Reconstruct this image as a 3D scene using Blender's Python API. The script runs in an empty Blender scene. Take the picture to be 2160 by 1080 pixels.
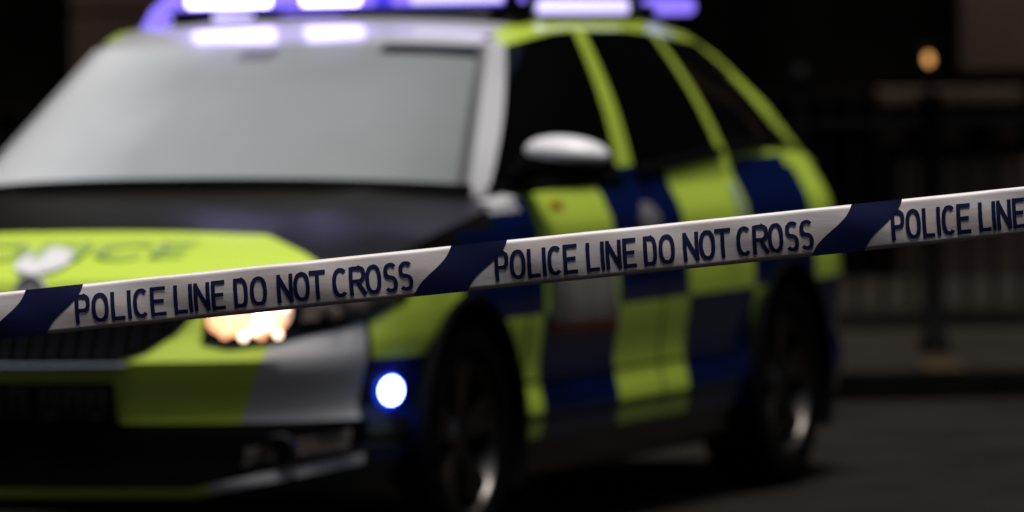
import bpy, bmesh, math, random, ast
from mathutils import Vector, Matrix
random.seed(7)
sc = bpy.context.scene
# ------------------------------------------------------------------ camera
CAMX, CAMY, CAMZ, YAW, PIT, ROL, FPX = 15.5549, 7.2162, 1.379, 0.3605, -0.0332, -0.018, 14064.0
C0 = Vector((CAMX, CAMY, CAMZ))
F = Vector((-math.cos(YAW)*math.cos(PIT), -math.sin(YAW)*math.cos(PIT), math.sin(PIT)))
R = F.cross(Vector((0, 0, 1))).normalized(); U = R.cross(F)
R2 = R*math.cos(ROL) + U*math.sin(ROL); U2 = -R*math.sin(ROL) + U*math.cos(ROL)
cd = bpy.data.cameras.new('camera'); cam = bpy.data.objects.new('camera', cd)
sc.collection.objects.link(cam); sc.camera = cam
cam.matrix_world = Matrix(((R2.x, U2.x, -F.x, C0.x), (R2.y, U2.y, -F.y, C0.y), (R2.z, U2.z, -F.z, C0.z), (0, 0, 0, 1)))
cd.sensor_width = 36; cd.lens = 36*FPX/2160; cd.clip_start = 0.5; cd.clip_end = 500
cd.dof.use_dof = True; cd.dof.focus_distance = 10.5; cd.dof.aperture_fstop = 4.7
# ------------------------------------------------------------------ light
w = bpy.data.worlds.new('World'); sc.world = w; w.use_nodes = True
nt = w.node_tree; bg = nt.nodes['Background']; bg.inputs[1].default_value = 0.06
sky = nt.nodes.new('ShaderNodeTexSky'); sky.sky_type = 'NISHITA'; sky.sun_disc = False
SUN_EL, SUN_AZ = math.radians(80), math.radians(35)      # azimuth measured from +X toward +Y
sky.sun_elevation = SUN_EL; sky.sun_rotation = math.pi/2 - SUN_AZ
sky.dust_density = 4; sky.air_density = 1.0
nt.links.new(sky.outputs[0], bg.inputs[0])
sd = bpy.data.lights.new('overcast_sun', 'SUN'); sd.energy = 3.3; sd.angle = math.radians(24); sd.color = (1, .96, .92)
so = bpy.data.objects.new('overcast_sun', sd); sc.collection.objects.link(so)
sv = Vector((math.cos(SUN_EL)*math.cos(SUN_AZ), math.cos(SUN_EL)*math.sin(SUN_AZ), math.sin(SUN_EL)))
so.rotation_euler = sv.to_track_quat('Z', 'Y').to_euler(); so.location = (0, 0, 12)
sc.view_settings.view_transform = 'Standard'; sc.view_settings.look = 'None'
sc.view_settings.exposure = 0.0; sc.view_settings.gamma = 1
sc.render.engine = 'CYCLES'
sc.cycles.use_denoising = True
sc.cycles.max_bounces = 8
sc.cycles.sample_clamp_indirect = 4
# ------------------------------------------------------------------ helpers
col = sc.collection
def tag(o, label=None, cat=None, group=None, kind=None):
    for k, v in (('label', label), ('category', cat), ('group', group), ('kind', kind)):
        if v: o[k] = v
    return o
def empty(name, loc, rz=0):
    o = bpy.data.objects.new(name, None); col.objects.link(o); o.location = loc; o.rotation_euler = (0, 0, rz)
    o.empty_display_size = .2
    return o
def finish(name, bm, mats, parent=None, loc=(0, 0, 0), smooth=None, doubles=False):
    if doubles: bmesh.ops.remove_doubles(bm, verts=bm.verts, dist=1e-5)
    me = bpy.data.meshes.new(name); bm.to_mesh(me); bm.free()
    if not isinstance(mats, (list, tuple)): mats = [mats]
    for m in mats: me.materials.append(m)
    if smooth is not None:
        for p in me.polygons: p.use_smooth = True
        try: me.set_sharp_from_angle(angle=math.radians(smooth))
        except Exception: pass
    o = bpy.data.objects.new(name, me); col.objects.link(o); o.location = loc
    if parent: o.parent = parent
    return o
def box(bm, c, s, bev=0.0, rot=None, mat=0):
    r = bmesh.ops.create_cube(bm, size=1); vs = r['verts']
    for v in vs: v.co = Vector((v.co.x*s[0], v.co.y*s[1], v.co.z*s[2]))
    if bev:
        es = {e for v in vs for e in v.link_edges}
        q = bmesh.ops.bevel(bm, geom=list(es), offset=bev, segments=2, affect='EDGES', profile=.5)
        vs = list({v for f in q['faces'] for v in f.verts} | {v for v in vs if v.is_valid})
    if rot is not None:
        for v in vs: v.co = rot @ v.co
    for v in vs: v.co += Vector(c)
    if mat:
        for f in {f for v in vs for f in v.link_faces}: f.material_index = mat
    return vs
def tube(bm, pts, rad, n=10, cap=True):
    rings = []
    for i, p in enumerate(pts):
        p = Vector(p); a = Vector(pts[max(i-1, 0)]); b = Vector(pts[min(i+1, len(pts)-1)]); t = (b-a).normalized()
        x = t.orthogonal().normalized() if abs(t.z) > .9 else t.cross(Vector((0, 0, 1))).normalized()
        y = t.cross(x); r = rad[i] if isinstance(rad, (list, tuple)) else rad
        rings.append([bm.verts.new(p + (x*math.cos(k*2*math.pi/n) + y*math.sin(k*2*math.pi/n))*r) for k in range(n)])
    for a, b in zip(rings, rings[1:]):
        for k in range(n): bm.faces.new((a[k], a[(k+1) % n], b[(k+1) % n], b[k]))
    if cap: bm.faces.new(rings[0][::-1]); bm.faces.new(rings[-1])
def lathe(bm, prof, n=48, c=(0, 0, 0), axis='Y', mat=0):
    rings = []
    for r, h in prof:
        ring = []
        for k in range(n):
            a = 2*math.pi*k/n; u, v = r*math.cos(a), r*math.sin(a)
            p = {'Y': (u, h, v), 'Z': (u, v, h), 'X': (h, u, v)}[axis]
            ring.append(bm.verts.new(Vector(p) + Vector(c)))
        rings.append(ring)
    for a, b in zip(rings, rings[1:]):
        for k in range(n):
            f = bm.faces.new((a[k], a[(k+1) % n], b[(k+1) % n], b[k])); f.material_index = mat
    return rings
def sphere(bm, c, r, s=(1, 1, 1), seg=20, rot=None):
    q = bmesh.ops.create_uvsphere(bm, u_segments=seg, v_segments=seg//2+2, radius=r)
    for v in q['verts']:
        p = Vector((v.co.x*s[0], v.co.y*s[1], v.co.z*s[2]))
        v.co = (rot @ p if rot is not None else p) + Vector(c)
    return q['verts']
def interp(tab, x):
    if x <= tab[0][0]: return tab[0][1]
    for (a, fa), (b, fb) in zip(tab, tab[1:]):
        if x <= b:
            t = (x-a)/(b-a); return fa + (fb-fa)*t
    return tab[-1][1]
# ------------------------------------------------------------------ materials
def mat(name, base, rough=.5, metal=0, spec=.5, coat=0, emis=None, es=0, trans=0):
    m = bpy.data.materials.new(name); m.use_nodes = True; b = m.node_tree.nodes['Principled BSDF']
    b.inputs['Base Color'].default_value = (*base, 1); b.inputs['Roughness'].default_value = rough
    b.inputs['Metallic'].default_value = metal; b.inputs['Specular IOR Level'].default_value = spec
    b.inputs['Coat Weight'].default_value = coat; b.inputs['Coat Roughness'].default_value = .05
    b.inputs['Transmission Weight'].default_value = trans
    if emis: b.inputs['Emission Color'].default_value = (*emis, 1); b.inputs['Emission Strength'].default_value = es
    return m
def noise_mat(name, c1, c2, scale, rough=.8, bump=.2, bscale=None, detail=6, spec=.5, stretch=(1, 1, 1), r2=None):
    m = mat(name, c1, rough, spec=spec); t = m.node_tree; b = t.nodes['Principled BSDF']
    tc = t.nodes.new('ShaderNodeTexCoord'); mp = t.nodes.new('ShaderNodeMapping'); mp.inputs['Scale'].default_value = stretch
    n = t.nodes.new('ShaderNodeTexNoise'); n.inputs['Scale'].default_value = scale; n.inputs['Detail'].default_value = detail
    r = t.nodes.new('ShaderNodeValToRGB'); r.color_ramp.elements[0].color = (*c1, 1); r.color_ramp.elements[1].color = (*c2, 1)
    r.color_ramp.elements[0].position = .35; r.color_ramp.elements[1].position = .65
    t.links.new(tc.outputs['Object'], mp.inputs[0]); t.links.new(mp.outputs[0], n.inputs[0])
    t.links.new(n.outputs[0], r.inputs[0]); t.links.new(r.outputs[0], b.inputs['Base Color'])
    if r2 is not None:
        mr = t.nodes.new('ShaderNodeMapRange'); mr.inputs[3].default_value = rough; mr.inputs[4].default_value = r2
        t.links.new(n.outputs[0], mr.inputs[0]); t.links.new(mr.outputs[0], b.inputs['Roughness'])
    if bump:
        n2 = t.nodes.new('ShaderNodeTexNoise'); n2.inputs['Scale'].default_value = bscale or scale*8; n2.inputs['Detail'].default_value = 8
        bp = t.nodes.new('ShaderNodeBump'); bp.inputs['Strength'].default_value = bump; bp.inputs['Distance'].default_value = .01
        t.links.new(mp.outputs[0], n2.inputs[0]); t.links.new(n2.outputs[0], bp.inputs['Height']); t.links.new(bp.outputs[0], b.inputs['Normal'])
    return m
class Expr:
    """compile a python expression over x,y,z (object coordinates) to Math nodes"""
    def __init__(s, tree):
        s.t = tree; tc = tree.nodes.new('ShaderNodeTexCoord'); sp = tree.nodes.new('ShaderNodeSeparateXYZ')
        tree.links.new(tc.outputs['Object'], sp.inputs[0]); s.env = {'x': sp.outputs[0], 'y': sp.outputs[1], 'z': sp.outputs[2]}
    def m(s, op, *a):
        n = s.t.nodes.new('ShaderNodeMath'); n.operation = op
        for i, v in enumerate(a):
            if isinstance(v, (int, float)): n.inputs[i].default_value = v
            else: s.t.links.new(v, n.inputs[i])
        return n.outputs[0]
    def ev(s, e):
        if isinstance(e, str): e = ast.parse(e, mode='eval').body
        if isinstance(e, ast.Constant): return float(e.value)
        if isinstance(e, ast.Name): return s.env[e.id]
        if isinstance(e, ast.UnaryOp):
            v = s.ev(e.operand)
            if isinstance(e.op, ast.Not): return s.m('SUBTRACT', 1.0, v)
            return -v if isinstance(v, float) else s.m('MULTIPLY', v, -1.0)
        if isinstance(e, ast.BinOp):
            op = {ast.Add: 'ADD', ast.Sub: 'SUBTRACT', ast.Mult: 'MULTIPLY', ast.Div: 'DIVIDE', ast.Mod: 'FLOORED_MODULO'}[type(e.op)]
            return s.m(op, s.ev(e.left), s.ev(e.right))
        if isinstance(e, ast.Compare):
            op = 'LESS_THAN' if isinstance(e.ops[0], ast.Lt) else 'GREATER_THAN'
            return s.m(op, s.ev(e.left), s.ev(e.comparators[0]))
        if isinstance(e, ast.BoolOp):
            op = 'MULTIPLY' if isinstance(e.op, ast.And) else 'MAXIMUM'
            v = s.ev(e.values[0])
            for k in e.values[1:]: v = s.m(op, v, s.ev(k))
            return v
        if isinstance(e, ast.Call):
            op = {'abs': 'ABSOLUTE', 'max': 'MAXIMUM', 'min': 'MINIMUM', 'floor': 'FLOOR'}[e.func.id]
            return s.m(op, *[s.ev(k) for k in e.args])
LIME, BLUE, SILVER, BLACK = (.52, .68, .075), (.0020, .008, .055), (.50, .50, .505), (.004, .004, .004)
def paint():
    m = mat('livery_paint', SILVER, .3, coat=.35); t = m.node_tree; b = t.nodes['Principled BSDF']
    E = Expr(t); E.env['d'] = E.ev('-x'); E.env['a'] = E.ev('abs(y)')
    E.env['c'] = E.ev('floor((d-0.25)/0.6) % 2')            # 0 lime-top column, 1 blue-top column
    E.env['split'] = E.ev('0.617 - 0.065*(d<0.85)')
    E.env['low'] = E.ev('z<split')
    E.env['chk'] = E.ev('(c+low) % 2')                        # 1 = blue
    side = 'd>0.335 and a>0.62 and z<1.06'
    masks = [
        (LIME, 'd<0.36 and a<0.555+(z-0.394)*0.42 and z<0.80'),
        (LIME, 'z>0.78 and d<0.47-max(a-0.5,0)*0.9 and z<1.0 and a<0.80'),
        (LIME, 'd<0.3 and z<0.26 and a<0.49'),
        (LIME, side + ' and not (chk>0.5) and not (z>0.80 and d>1.22 and d<1.36)'),
        (BLUE, side + ' and chk>0.5'),
        (SILVER, 'd>1.14 and d<1.37 and z>0.90 or z>0.945 and z<1.06 and d<1.5 and d>0.9'),
        ((.0095, .0088, .0075), 'z>0.798 and d>0.44 and d<0.85 and a<0.9 or z>0.86 and d>0.84 and d<1.14'),  # same painted dark reflection carried onto the wing tops
        (LIME, 'd>3.80 and z>0.965 and z<1.06'),
        (LIME, 'd>1.90 and a>0.575 and z>1.0'),
        (BLACK, 'z<0.28 and d>0.33'), (BLACK, 'd<0.5 and z<0.208+max(a-0.45,0)*0.21'), (BLACK, 'd<0.5 and z<0.40 and z>0.236+max(a-0.45,0)*0.21'), (BLACK, 'd>0.32 and d<0.337 and a>0.6 and z<0.72'),
        (BLACK, 'a>0.8 and z>0.30 and z<1.0 and (abs(d-1.33)<0.006 or abs(d-2.43)<0.008)'),
        (BLACK, 'a>0.8 and d>1.2 and d<3.2 and abs(z-0.335)<0.007'), (BLACK, 'a>0.8 and d>1.2 and d<3.2 and abs(z-0.436)<0.005'),  # shade in the sill groove and crease painted as black lines
    ]
    cur = None
    for colr, ex in masks:
        mx = t.nodes.new('ShaderNodeMix'); mx.data_type = 'RGBA'
        t.links.new(E.ev(ex), mx.inputs[0])
        if cur is None: mx.inputs[6].default_value = (*SILVER, 1)
        else: t.links.new(cur, mx.inputs[6])
        mx.inputs[7].default_value = (*colr, 1); cur = mx.outputs[2]
    # fine road dust
    n = t.nodes.new('ShaderNodeTexNoise'); n.inputs['Scale'].default_value = 6; n.inputs['Detail'].default_value = 8
    mr = t.nodes.new('ShaderNodeMapRange'); mr.inputs[3].default_value = .86; mr.inputs[4].default_value = 1.08
    t.links.new(n.outputs[0], mr.inputs[0])
    vm = t.nodes.new('ShaderNodeVectorMath'); vm.operation = 'SCALE'
    t.links.new(cur, vm.inputs[0]); t.links.new(mr.outputs[0], vm.inputs[3]); t.links.new(vm.outputs[0], b.inputs['Base Color'])
    m2 = t.nodes.new('ShaderNodeMapRange'); m2.inputs[3].default_value = .10; m2.inputs[4].default_value = .30
    t.links.new(n.outputs[0], m2.inputs[0]); t.links.new(m2.outputs[0], b.inputs['Roughness'])
    return m
M = dict(
    paint=paint(),
    black=mat('black_plastic', (.0025, .0025, .0025), .6, spec=.04),
    gloss=mat('gloss_black', (.004, .004, .005), .12),
    bonnet=None,
    rubber=noise_mat('tyre_rubber', (.002, .002, .002), (.005, .0045, .004), 30, 1, .2, spec=.03),
    alloy=mat('alloy', (.13, .12, .11), .3, 1),
    chrome=mat('chrome', (.7, .7, .7), .12, 1),
    glass=mat('dark_window_glass', (.002, .002, .002), .05, spec=.3),
    mist=None, glare0=noise_mat('glare_glass', (.25, .27, .268), (.40, .425, .425), 1.3, .22, 0, detail=2),  # grey sky reflection held in the glass colour
    asphalt=noise_mat('asphalt', (.0075, .0062, .0048), (.015, .013, .0102), 2.2, .95, .5, 160, spec=.1),
    pave=noise_mat('paving_stone', (.010, .0085, .006), (.017, .014, .010), 2.5, .9, .3, 60, spec=.1),
    kerb=noise_mat('kerb_stone', (.003, .003, .0025), (.006, .005, .004), 4, .9, .3, 50, spec=.05),
    ylw=noise_mat('worn_yellow_paint', (.015, .011, .006), (.05, .03, .008), 12, .8, .1, spec=.1),
    stone=noise_mat('dark_stone', (.055, .037, .026), (.09, .062, .044), 1.2, .9, .4, 30, spec=.1),
    soot=noise_mat('sooty_stone', (.002, .0016, .0012), (.005, .004, .003), 1.2, .95, .4, 30, spec=.03),
    iron=mat('black_iron', (.003, .003, .003), .6, spec=.08),
    white=mat('white_film', (.75, .75, .76), .35),
    plate=mat('plate_grey', (.020, .020, .019), .5, spec=.2),
    platel=mat('plate_letter', (.007, .007, .007), .5, spec=.2),
    navy=mat('navy_ink', (.005, .008, .050), .45, spec=.3),
    sign=noise_mat('weathered_sign_white', (.20, .21, .18), (.50, .44, .40), 30, .5, 0, stretch=(1, 1, .15)),
    red=mat('sign_red', (.30, .08, .04), .5),
    letters=mat('bonnet_letter_blue', (.34, .46, .14), .4),
    led=mat('blue_lit_led', (.5, .5, .9), .3, emis=(.50, .42, 1), es=9),
    lens=mat('blue_lit_lens', (.02, .02, .35), .15, emis=(.06, .04, .75), es=1.0),
    led2=mat('violet_white_led', (.5, .5, .9), .3, emis=(.62, .55, 1), es=1.4),
    lens2=mat('violet_led_halo', (.1, .08, .5), .2, emis=(.26, .18, 1), es=1.2),
    corner=mat('blue_white_led', (.3, .3, .9), .3, emis=(.10, .15, 1), es=80),
    bulb=mat('warm_headlamp_glint', (1, .8, .6), .3, emis=(1, .42, .20), es=2.0),  # emission stands for the lit lamp and its glints
    headlamp_glint2=mat('white_headlamp_glint', (1, .9, .8), .3, emis=(1, .74, .55), es=4.5),
    glowref=mat('lit_reflector', (.7, .6, .5), .3, emis=(1, .55, .38), es=1.1),  # emission imitates headlamp light caught by the reflectors
    bluering=mat('blue_lens_ring', (.01, .05, .4), .2, emis=(.01, .05, .9), es=.7),
    facet=noise_mat('lamp_facets', (.015, .014, .012), (.20, .17, .15), 22, .3, 0, detail=2),
    lampgrey=mat('outer_lens_reflection_grey', (.30, .25, .22), .3),  # diffuse grey stands in for reflections in the outer lens
    amber=mat('amber_lamp', (1, .6, .2), .4, emis=(1, .47, .14), es=1.2),
)
def clear_glass():
    m = bpy.data.materials.new('clear_lamp_glass'); m.use_nodes = True; t = m.node_tree; t.nodes.clear()
    o = t.nodes.new('ShaderNodeOutputMaterial'); mx = t.nodes.new('ShaderNodeMixShader'); a = t.nodes.new('ShaderNodeBsdfTransparent')
    g = t.nodes.new('ShaderNodeBsdfGlossy'); g.inputs['Roughness'].default_value = .05; mx.inputs[0].default_value = .06
    t.links.new(a.outputs[0], mx.inputs[1]); t.links.new(g.outputs[0], mx.inputs[2]); t.links.new(mx.outputs[0], o.inputs[0])
    return m
M['clear'] = clear_glass()
def bonnet_mat():
    m = mat('bonnet_paint_dark_reflection', (.02, .02, .02), .36, spec=.22); t = m.node_tree; b = t.nodes['Principled BSDF']
    E = Expr(t); E.env['d'] = E.ev('-x'); E.env['a'] = E.ev('abs(y)')
    mx = t.nodes.new('ShaderNodeMix'); mx.data_type = 'RGBA'
    t.links.new(E.ev('d<0.44-max(a-0.5,0)*0.75'), mx.inputs[0])
    mx.inputs[6].default_value = (.0095, .0088, .0075, 1); mx.inputs[7].default_value = (*LIME, 1)  # near-black stands in for dark reflections in the silver bonnet
    my = t.nodes.new('ShaderNodeMix'); my.data_type = 'RGBA'
    t.links.new(E.ev('d>1.2 and a>0.80'), my.inputs[0]); t.links.new(mx.outputs[2], my.inputs[6]); my.inputs[7].default_value = (*SILVER, 1)
    t.links.new(my.outputs[2], b.inputs['Base Color'])
    return m
M['bonnet'] = bonnet_mat()
def glare_mat():        # bright reflection painted into the glass colour, strongest towards the offside edge
    m = mat('windscreen_glare', (.3, .3, .3), .22); t = m.node_tree; b = t.nodes['Principled BSDF']
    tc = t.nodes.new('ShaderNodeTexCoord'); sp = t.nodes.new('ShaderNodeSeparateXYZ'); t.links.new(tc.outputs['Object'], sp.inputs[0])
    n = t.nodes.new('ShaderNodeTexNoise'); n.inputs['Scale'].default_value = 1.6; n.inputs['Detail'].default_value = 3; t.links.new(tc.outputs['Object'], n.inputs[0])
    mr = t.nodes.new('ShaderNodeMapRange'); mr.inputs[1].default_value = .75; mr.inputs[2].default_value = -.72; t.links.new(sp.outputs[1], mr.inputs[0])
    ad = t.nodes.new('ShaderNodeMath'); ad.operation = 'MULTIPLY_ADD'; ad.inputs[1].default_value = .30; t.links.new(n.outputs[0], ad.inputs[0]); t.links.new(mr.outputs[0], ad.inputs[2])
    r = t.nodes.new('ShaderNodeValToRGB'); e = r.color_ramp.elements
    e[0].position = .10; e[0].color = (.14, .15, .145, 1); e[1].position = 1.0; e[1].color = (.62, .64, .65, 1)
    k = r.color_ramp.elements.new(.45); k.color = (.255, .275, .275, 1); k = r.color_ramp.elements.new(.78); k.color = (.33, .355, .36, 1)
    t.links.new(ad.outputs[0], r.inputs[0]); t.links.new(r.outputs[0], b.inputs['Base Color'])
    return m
M['mist'] = glare_mat()  # bright reflection painted into the windscreen colour
# ================================================================== SETTING
def bgp(r, d, z=0):           # a frame parallel to the street behind the car: r along it, d away from the camera
    Fh = Vector((F.x, F.y, 0)).normalized()
    p = Vector((C0.x, C0.y, 0)) + Fh*d + R*r
    return Vector((p.x, p.y, z))
BGROT = math.atan2(R.y, R.x)
BR = Matrix.Rotation(BGROT, 3, 'Z')
def bbox(bm, r0, r1, d0, d1, z0, z1, bev=0):
    box(bm, bgp((r0+r1)/2, (d0+d1)/2, (z0+z1)/2), (abs(r1-r0), abs(d1-d0), abs(z1-z0)), bev, BR)
def sheet(name, r0, r1, d0, d1, z, m):
    bm = bmesh.new(); n = 12
    g = [[bm.verts.new(bgp(r0+(r1-r0)*i/n, d0+(d1-d0)*j/n, z)) for i in range(n+1)] for j in range(n+1)]
    for j in range(n):
        for i in range(n): bm.faces.new((g[j][i], g[j][i+1], g[j+1][i+1], g[j+1][i]))
    return finish(name, bm, m)
tag(sheet('ground', -60, 60, -40, 120, -.02, M['asphalt']), kind='structure')
tag(sheet('road', -40, 40, -30, 24.6, 0, M["asphalt"]), kind='structure')
bm = bmesh.new(); bbox(bm, -40, 40, 24.75, 42, -.1, .10); tag(finish('pavement', bm, M['pave']), kind='structure')
bm = bmesh.new()
for i in range(60):
    bbox(bm, -27+i*.9, -27+i*.9+.89, 24.6, 24.747, -.1, .108, .012)
tag(finish('kerb', bm, M['kerb']), kind='structure')
# ------------------------------------------------------------------ stone building behind the fence
bld = empty('stone_building', bgp(0, 34, .1), BGROT)
tag(bld, 'dark stone building with pilasters standing behind the iron railings', 'building')
def bl(name, spans, m, parent=bld, bev=.01):
    bm = bmesh.new()
    for (r0, r1, d0, d1, z0, z1) in spans:
        box(bm, ((r0+r1)/2, (d0+d1)/2-34, (z0+z1)/2-.1), (r1-r0, d1-d0, z1-z0), bev)
    return finish(name, bm, m, parent)
bl('wall', [(-45, 60, 34.25, 40, .1, 17)], M['soot'])  # unseen extra width and height added to block low sky in reflections
bl('ledge', [(-12, 1.86, 34.02, 34.247, .98, 1.06)], M['soot'])
bl('ledge', [(1.88, 2.62, 33.86, 34.247, .985, 1.065)], M['stone'])
bl('cornice', [(-12, 12, 33.9, 34.247, 7.6, 8.1)], M['soot'])
for i in range(5):   # squared blocks of the left pilaster
    bl('pilaster', [(-2.23, -1.45, 34.0, 34.247, .1+i*.44+(.99 if i else 0), .1+(i+1)*.44+.965)], M['stone'])
bl('pilaster', [(2.31, 3.3, 34.03, 34.247, 1.15, 7.5)], M['stone'])
bl('pilaster', [(.96, 1.17, 34.1, 34.247, 1.07, 7.5)], M['soot'])
bl('pilaster', [(-6.4, -5.6, 34.0, 34.247, .1, 7.5)], M['stone'])
bl('pilaster', [(6.2, 7.0, 34.0, 34.247, .1, 7.5)], M['stone'])
bl('block', [(1.98, 3.4, 34.1, 34.247, .1, .70)], M['stone'])
for r, ww in ((1.95, .13), (2.27, .16), (2.55, .12)):
    bl('block', [(r-ww/2, r+ww/2, 34.12, 34.247, .78, .93)], M['stone'])
for r in (-9, -4.2, .2, 4.6, 9):
    w_ = bl('window', [(r-.55, r+.55, 34.16, 34.245, 2.4, 4.6)], M['gloss'])
    bl('frame', [(r-.62, r-.552, 34.1, 34.246, 2.33, 4.67), (r+.552, r+.62, 34.1, 34.246, 2.33, 4.67), (r-.03, r+.03, 34.12, 34.155, 2.4, 4.6)], M['stone'], w_)
# ------------------------------------------------------------------ iron railings
FD = 28.4
fen = empty('iron_fence', bgp(0, FD, .1), BGROT)
tag(fen, 'black iron railings with vertical bars along the back of the pavement', 'fence')
bm = bmesh.new()
for z in (.07, .87): box(bm, (0, 0, z), (9, .04, .035), .004)
finish('rail', bm, M['iron'], fen)
bm = bmesh.new(); box(bm, (0, .02, .02), (9, .22, .12), .01); finish('plinth', bm, M['pave'], fen)
for i in range(72):
    x = -4.2 + i*.118
    bm = bmesh.new(); tube(bm, [(x, 0, .05), (x, 0, .95), (x, 0, 1.0)], [.011, .011, .002], 8); finish('bar', bm, M['iron'], fen)
for x in (-4.4, -2.3, -.2, 1.24, 4.4):
    bm = bmesh.new(); box(bm, (x, 0, .52), (.06, .06, 1.04), .006); sphere(bm, (x, 0, 1.08), .045); finish('post', bm, M['iron'], fen)
# ------------------------------------------------------------------ bollard with amber lamp
bo = empty('lamp_bollard', bgp(1.655, 26.2, .1), BGROT)
tag(bo, 'slim black bollard with a small lit amber lamp on top at the kerb', 'bollard')
bm = bmesh.new(); rr = lathe(bm, [(.001, 0), (.06, 0), (.06, .05), (.045, .07), (.042, .98), (.05, .99), (.05, 1.02), (.001, 1.03)], 24, axis='Z'); finish('post', bm, M['iron'], bo, smooth=40)
bm = bmesh.new(); tube(bm, [(0, 0, 1.02), (0, 0, 1.10)], .012); box(bm, (.0, .03, 1.155), (.09, .05, .11), .012); box(bm, (.022, -.02, 1.205), (.07, .08, .012), .004); finish('lamp_housing', bm, M['iron'], bo)
bm = bmesh.new(); sphere(bm, (-.005, -.005, 1.152), .021, (.8, .5, 1.15)); finish('lamp_lens', bm, M['amber'], bo, smooth=60)
# yellow kerb mark
bm = bmesh.new(); bbox(bm, 1.54, 1.68, 24.78, 25.6, .1, .104); bbox(bm, 2.05, 2.5, 24.9, 25.5, .1, .104); tag(finish('yellow_marking', bm, M['ylw']), kind='structure')
# unseen dark terrace, added behind the camera to darken reflections and block low sky
tb = empty('sky_block_terrace', bgp(0, -6, 0), BGROT)
tag(tb, 'unseen dark terrace added behind the camera to block low sky', 'building')
bm = bmesh.new(); box(bm, (0, -4, 8.5), (90, 8, 17), .05); finish('wall', bm, M['soot'], tb)
for i in range(14):
    for k in range(3):
        bm = bmesh.new(); box(bm, (-26+i*4, .0, 2.3+k*3.6), (1.2, .05, 2.0), .01); finish('window', bm, M['gloss'], tb)
# ================================================================== POLICE CAR
car = empty('police_car', (-2.33, 0, 0))
tag(car, 'silver police estate car with lime and blue checked sides and lit blue roof lights', 'police car')
OFF = (2.33, 0, 0)
def part(name, bm, mats, parent=None, smooth=35, **k):
    if parent is None: return finish(name, bm, mats, car, OFF, smooth, **k)
    return finish(name, bm, mats, parent, (0, 0, 0), smooth, **k)
PLAN = [(0, 0), (-.001, .08), (-.004, .16), (-.010, .24), (-.020, .32), (-.032, .40), (-.050, .48), (-.075, .55), (-.105, .62), (-.14, .68), (-.18, .735), (-.23, .782),
        (-.285, .82), (-.345, .848), (-.41, .868), (-.48, .882), (-.55, .890)]
x = -.60
while x > -4.10: PLAN.append((round(x, 3), .903 - .006*(abs(x+2.2)/1.6)**2)); x -= .04
PLAN += [(-4.14, .868), (-4.22, .856), (-4.30, .838), (-4.38, .812), (-4.45, .775), (-4.51, .73), (-4.56, .67), (-4.60, .59), (-4.63, .50), (-4.645, .40), (-4.655, .28), (-4.66, .14), (-4.66, 0)]
KF = 11                        # index of the front corner column
PX = [p[0] for p in PLAN]
def ztop(p):
    return interp([(0, .765), (.1, .765), (.2, .775), (.35, .805), (.6, .850), (.9, .885), (1.2, .92), (1.5, .945), (2.1, .955), (2.6, .98), (3.2, 1.01), (3.7, 1.015), (4.0, 1.0), (4.3, .955), (4.7, .90)], -p[0])
XOF = [(.15, -.12), (.19, -.07), (.215, -.01), (.245, .0), (.27, -.006), (.30, -.016), (.37, -.028), (.395, -.042), (.51, -.010), (.54, .012), (.555, .010), (.62, -.026), (.70, -.055), (.765, -.085), (.9, -.16)]
RXO = [(.15, .1), (.25, .02), (.35, 0), (.55, 0), (.62, .02), (.8, .07), (.9, .14), (1.0, .26)]
KW = [(.15, .90), (.20, .945), (.26, .972), (.30, .982), (.328, .990), (.334, .984), (.341, .990), (.36, .991), (.395, .986), (.42, .972), (.45, .970), (.52, .981), (.60, .996), (.66, .998), (.72, .993), (.80, .984), (.855, .978), (.88, .966), (.92, .945), (.96, .918), (1.02, .885)]
def surf(p, z, off=0):
    x, y = p
    wf = min(1, max(0, (x+.7)/.55)); wr = min(1, max(0, (-x-4.0)/.5))
    xx = x + interp(XOF, z)*wf + interp(RXO, z)*wr
    k = interp(KW, z)
    k = 1-(1-k)*(1 - .45*wf if z > .6 else 1)
    return Vector((xx, y*k, z))
def plan_at(u):                # continuous index on PLAN
    i = int(max(0, min(len(PLAN)-2, math.floor(u)))); t = u-i
    return (PLAN[i][0]+(PLAN[i+1][0]-PLAN[i][0])*t, PLAN[i][1]+(PLAN[i+1][1]-PLAN[i][1])*t)
def u_of_y(y):
    for i in range(1, 22):
        if PLAN[i][1] >= y: return i-1+(y-PLAN[i-1][1])/(PLAN[i][1]-PLAN[i-1][1])
def u_of_d(d):
    for i in range(1, len(PLAN)):
        if -PLAN[i][0] >= d and i > KF: return i-1+(d+PLAN[i-1][0])/(PLAN[i-1][0]-PLAN[i][0])
def spt(u, z, off=0, sgn=1):
    p = surf(plan_at(u), z); a = surf(plan_at(max(0, u-.3)), z); b = surf(plan_at(min(len(PLAN)-1.001, u+.3)), z)
    t = (b-a).normalized() if (b-a).length > 1e-6 else Vector((0, 1, 0))
    n = Vector((t.y, -t.x, 0)).normalized()          # outward (front: +x, left side: +y)
    if u < .3: n = Vector((1, 0, 0))
    p = p+n*off; return Vector((p.x, p.y*sgn, p.z))
ARCH = [(-.88, .316, .362), (-3.57, .316, .355)]
ZR = [.17, .19, .21, .23, .25, .27, .30, .328, .334, .341, .36, .38, .40, .425, .45, .485, .52, .56, .60, .63, .66, .69, .72, .76, .80, .83, .86, .88, .90, .93, .96, 1.0]
bm = bmesh.new()
def zrow(j, p):
    zt = ztop(p); k = len(ZR)-1
    z = ZR[j]
    # squeeze rows above .56 into [.56, zt]
    if z > .56:
        m = .56 + (z-.56)*(zt-.56)/(1.0-.56)
        # keep real heights in the flank where possible
        return m
    return z
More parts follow.
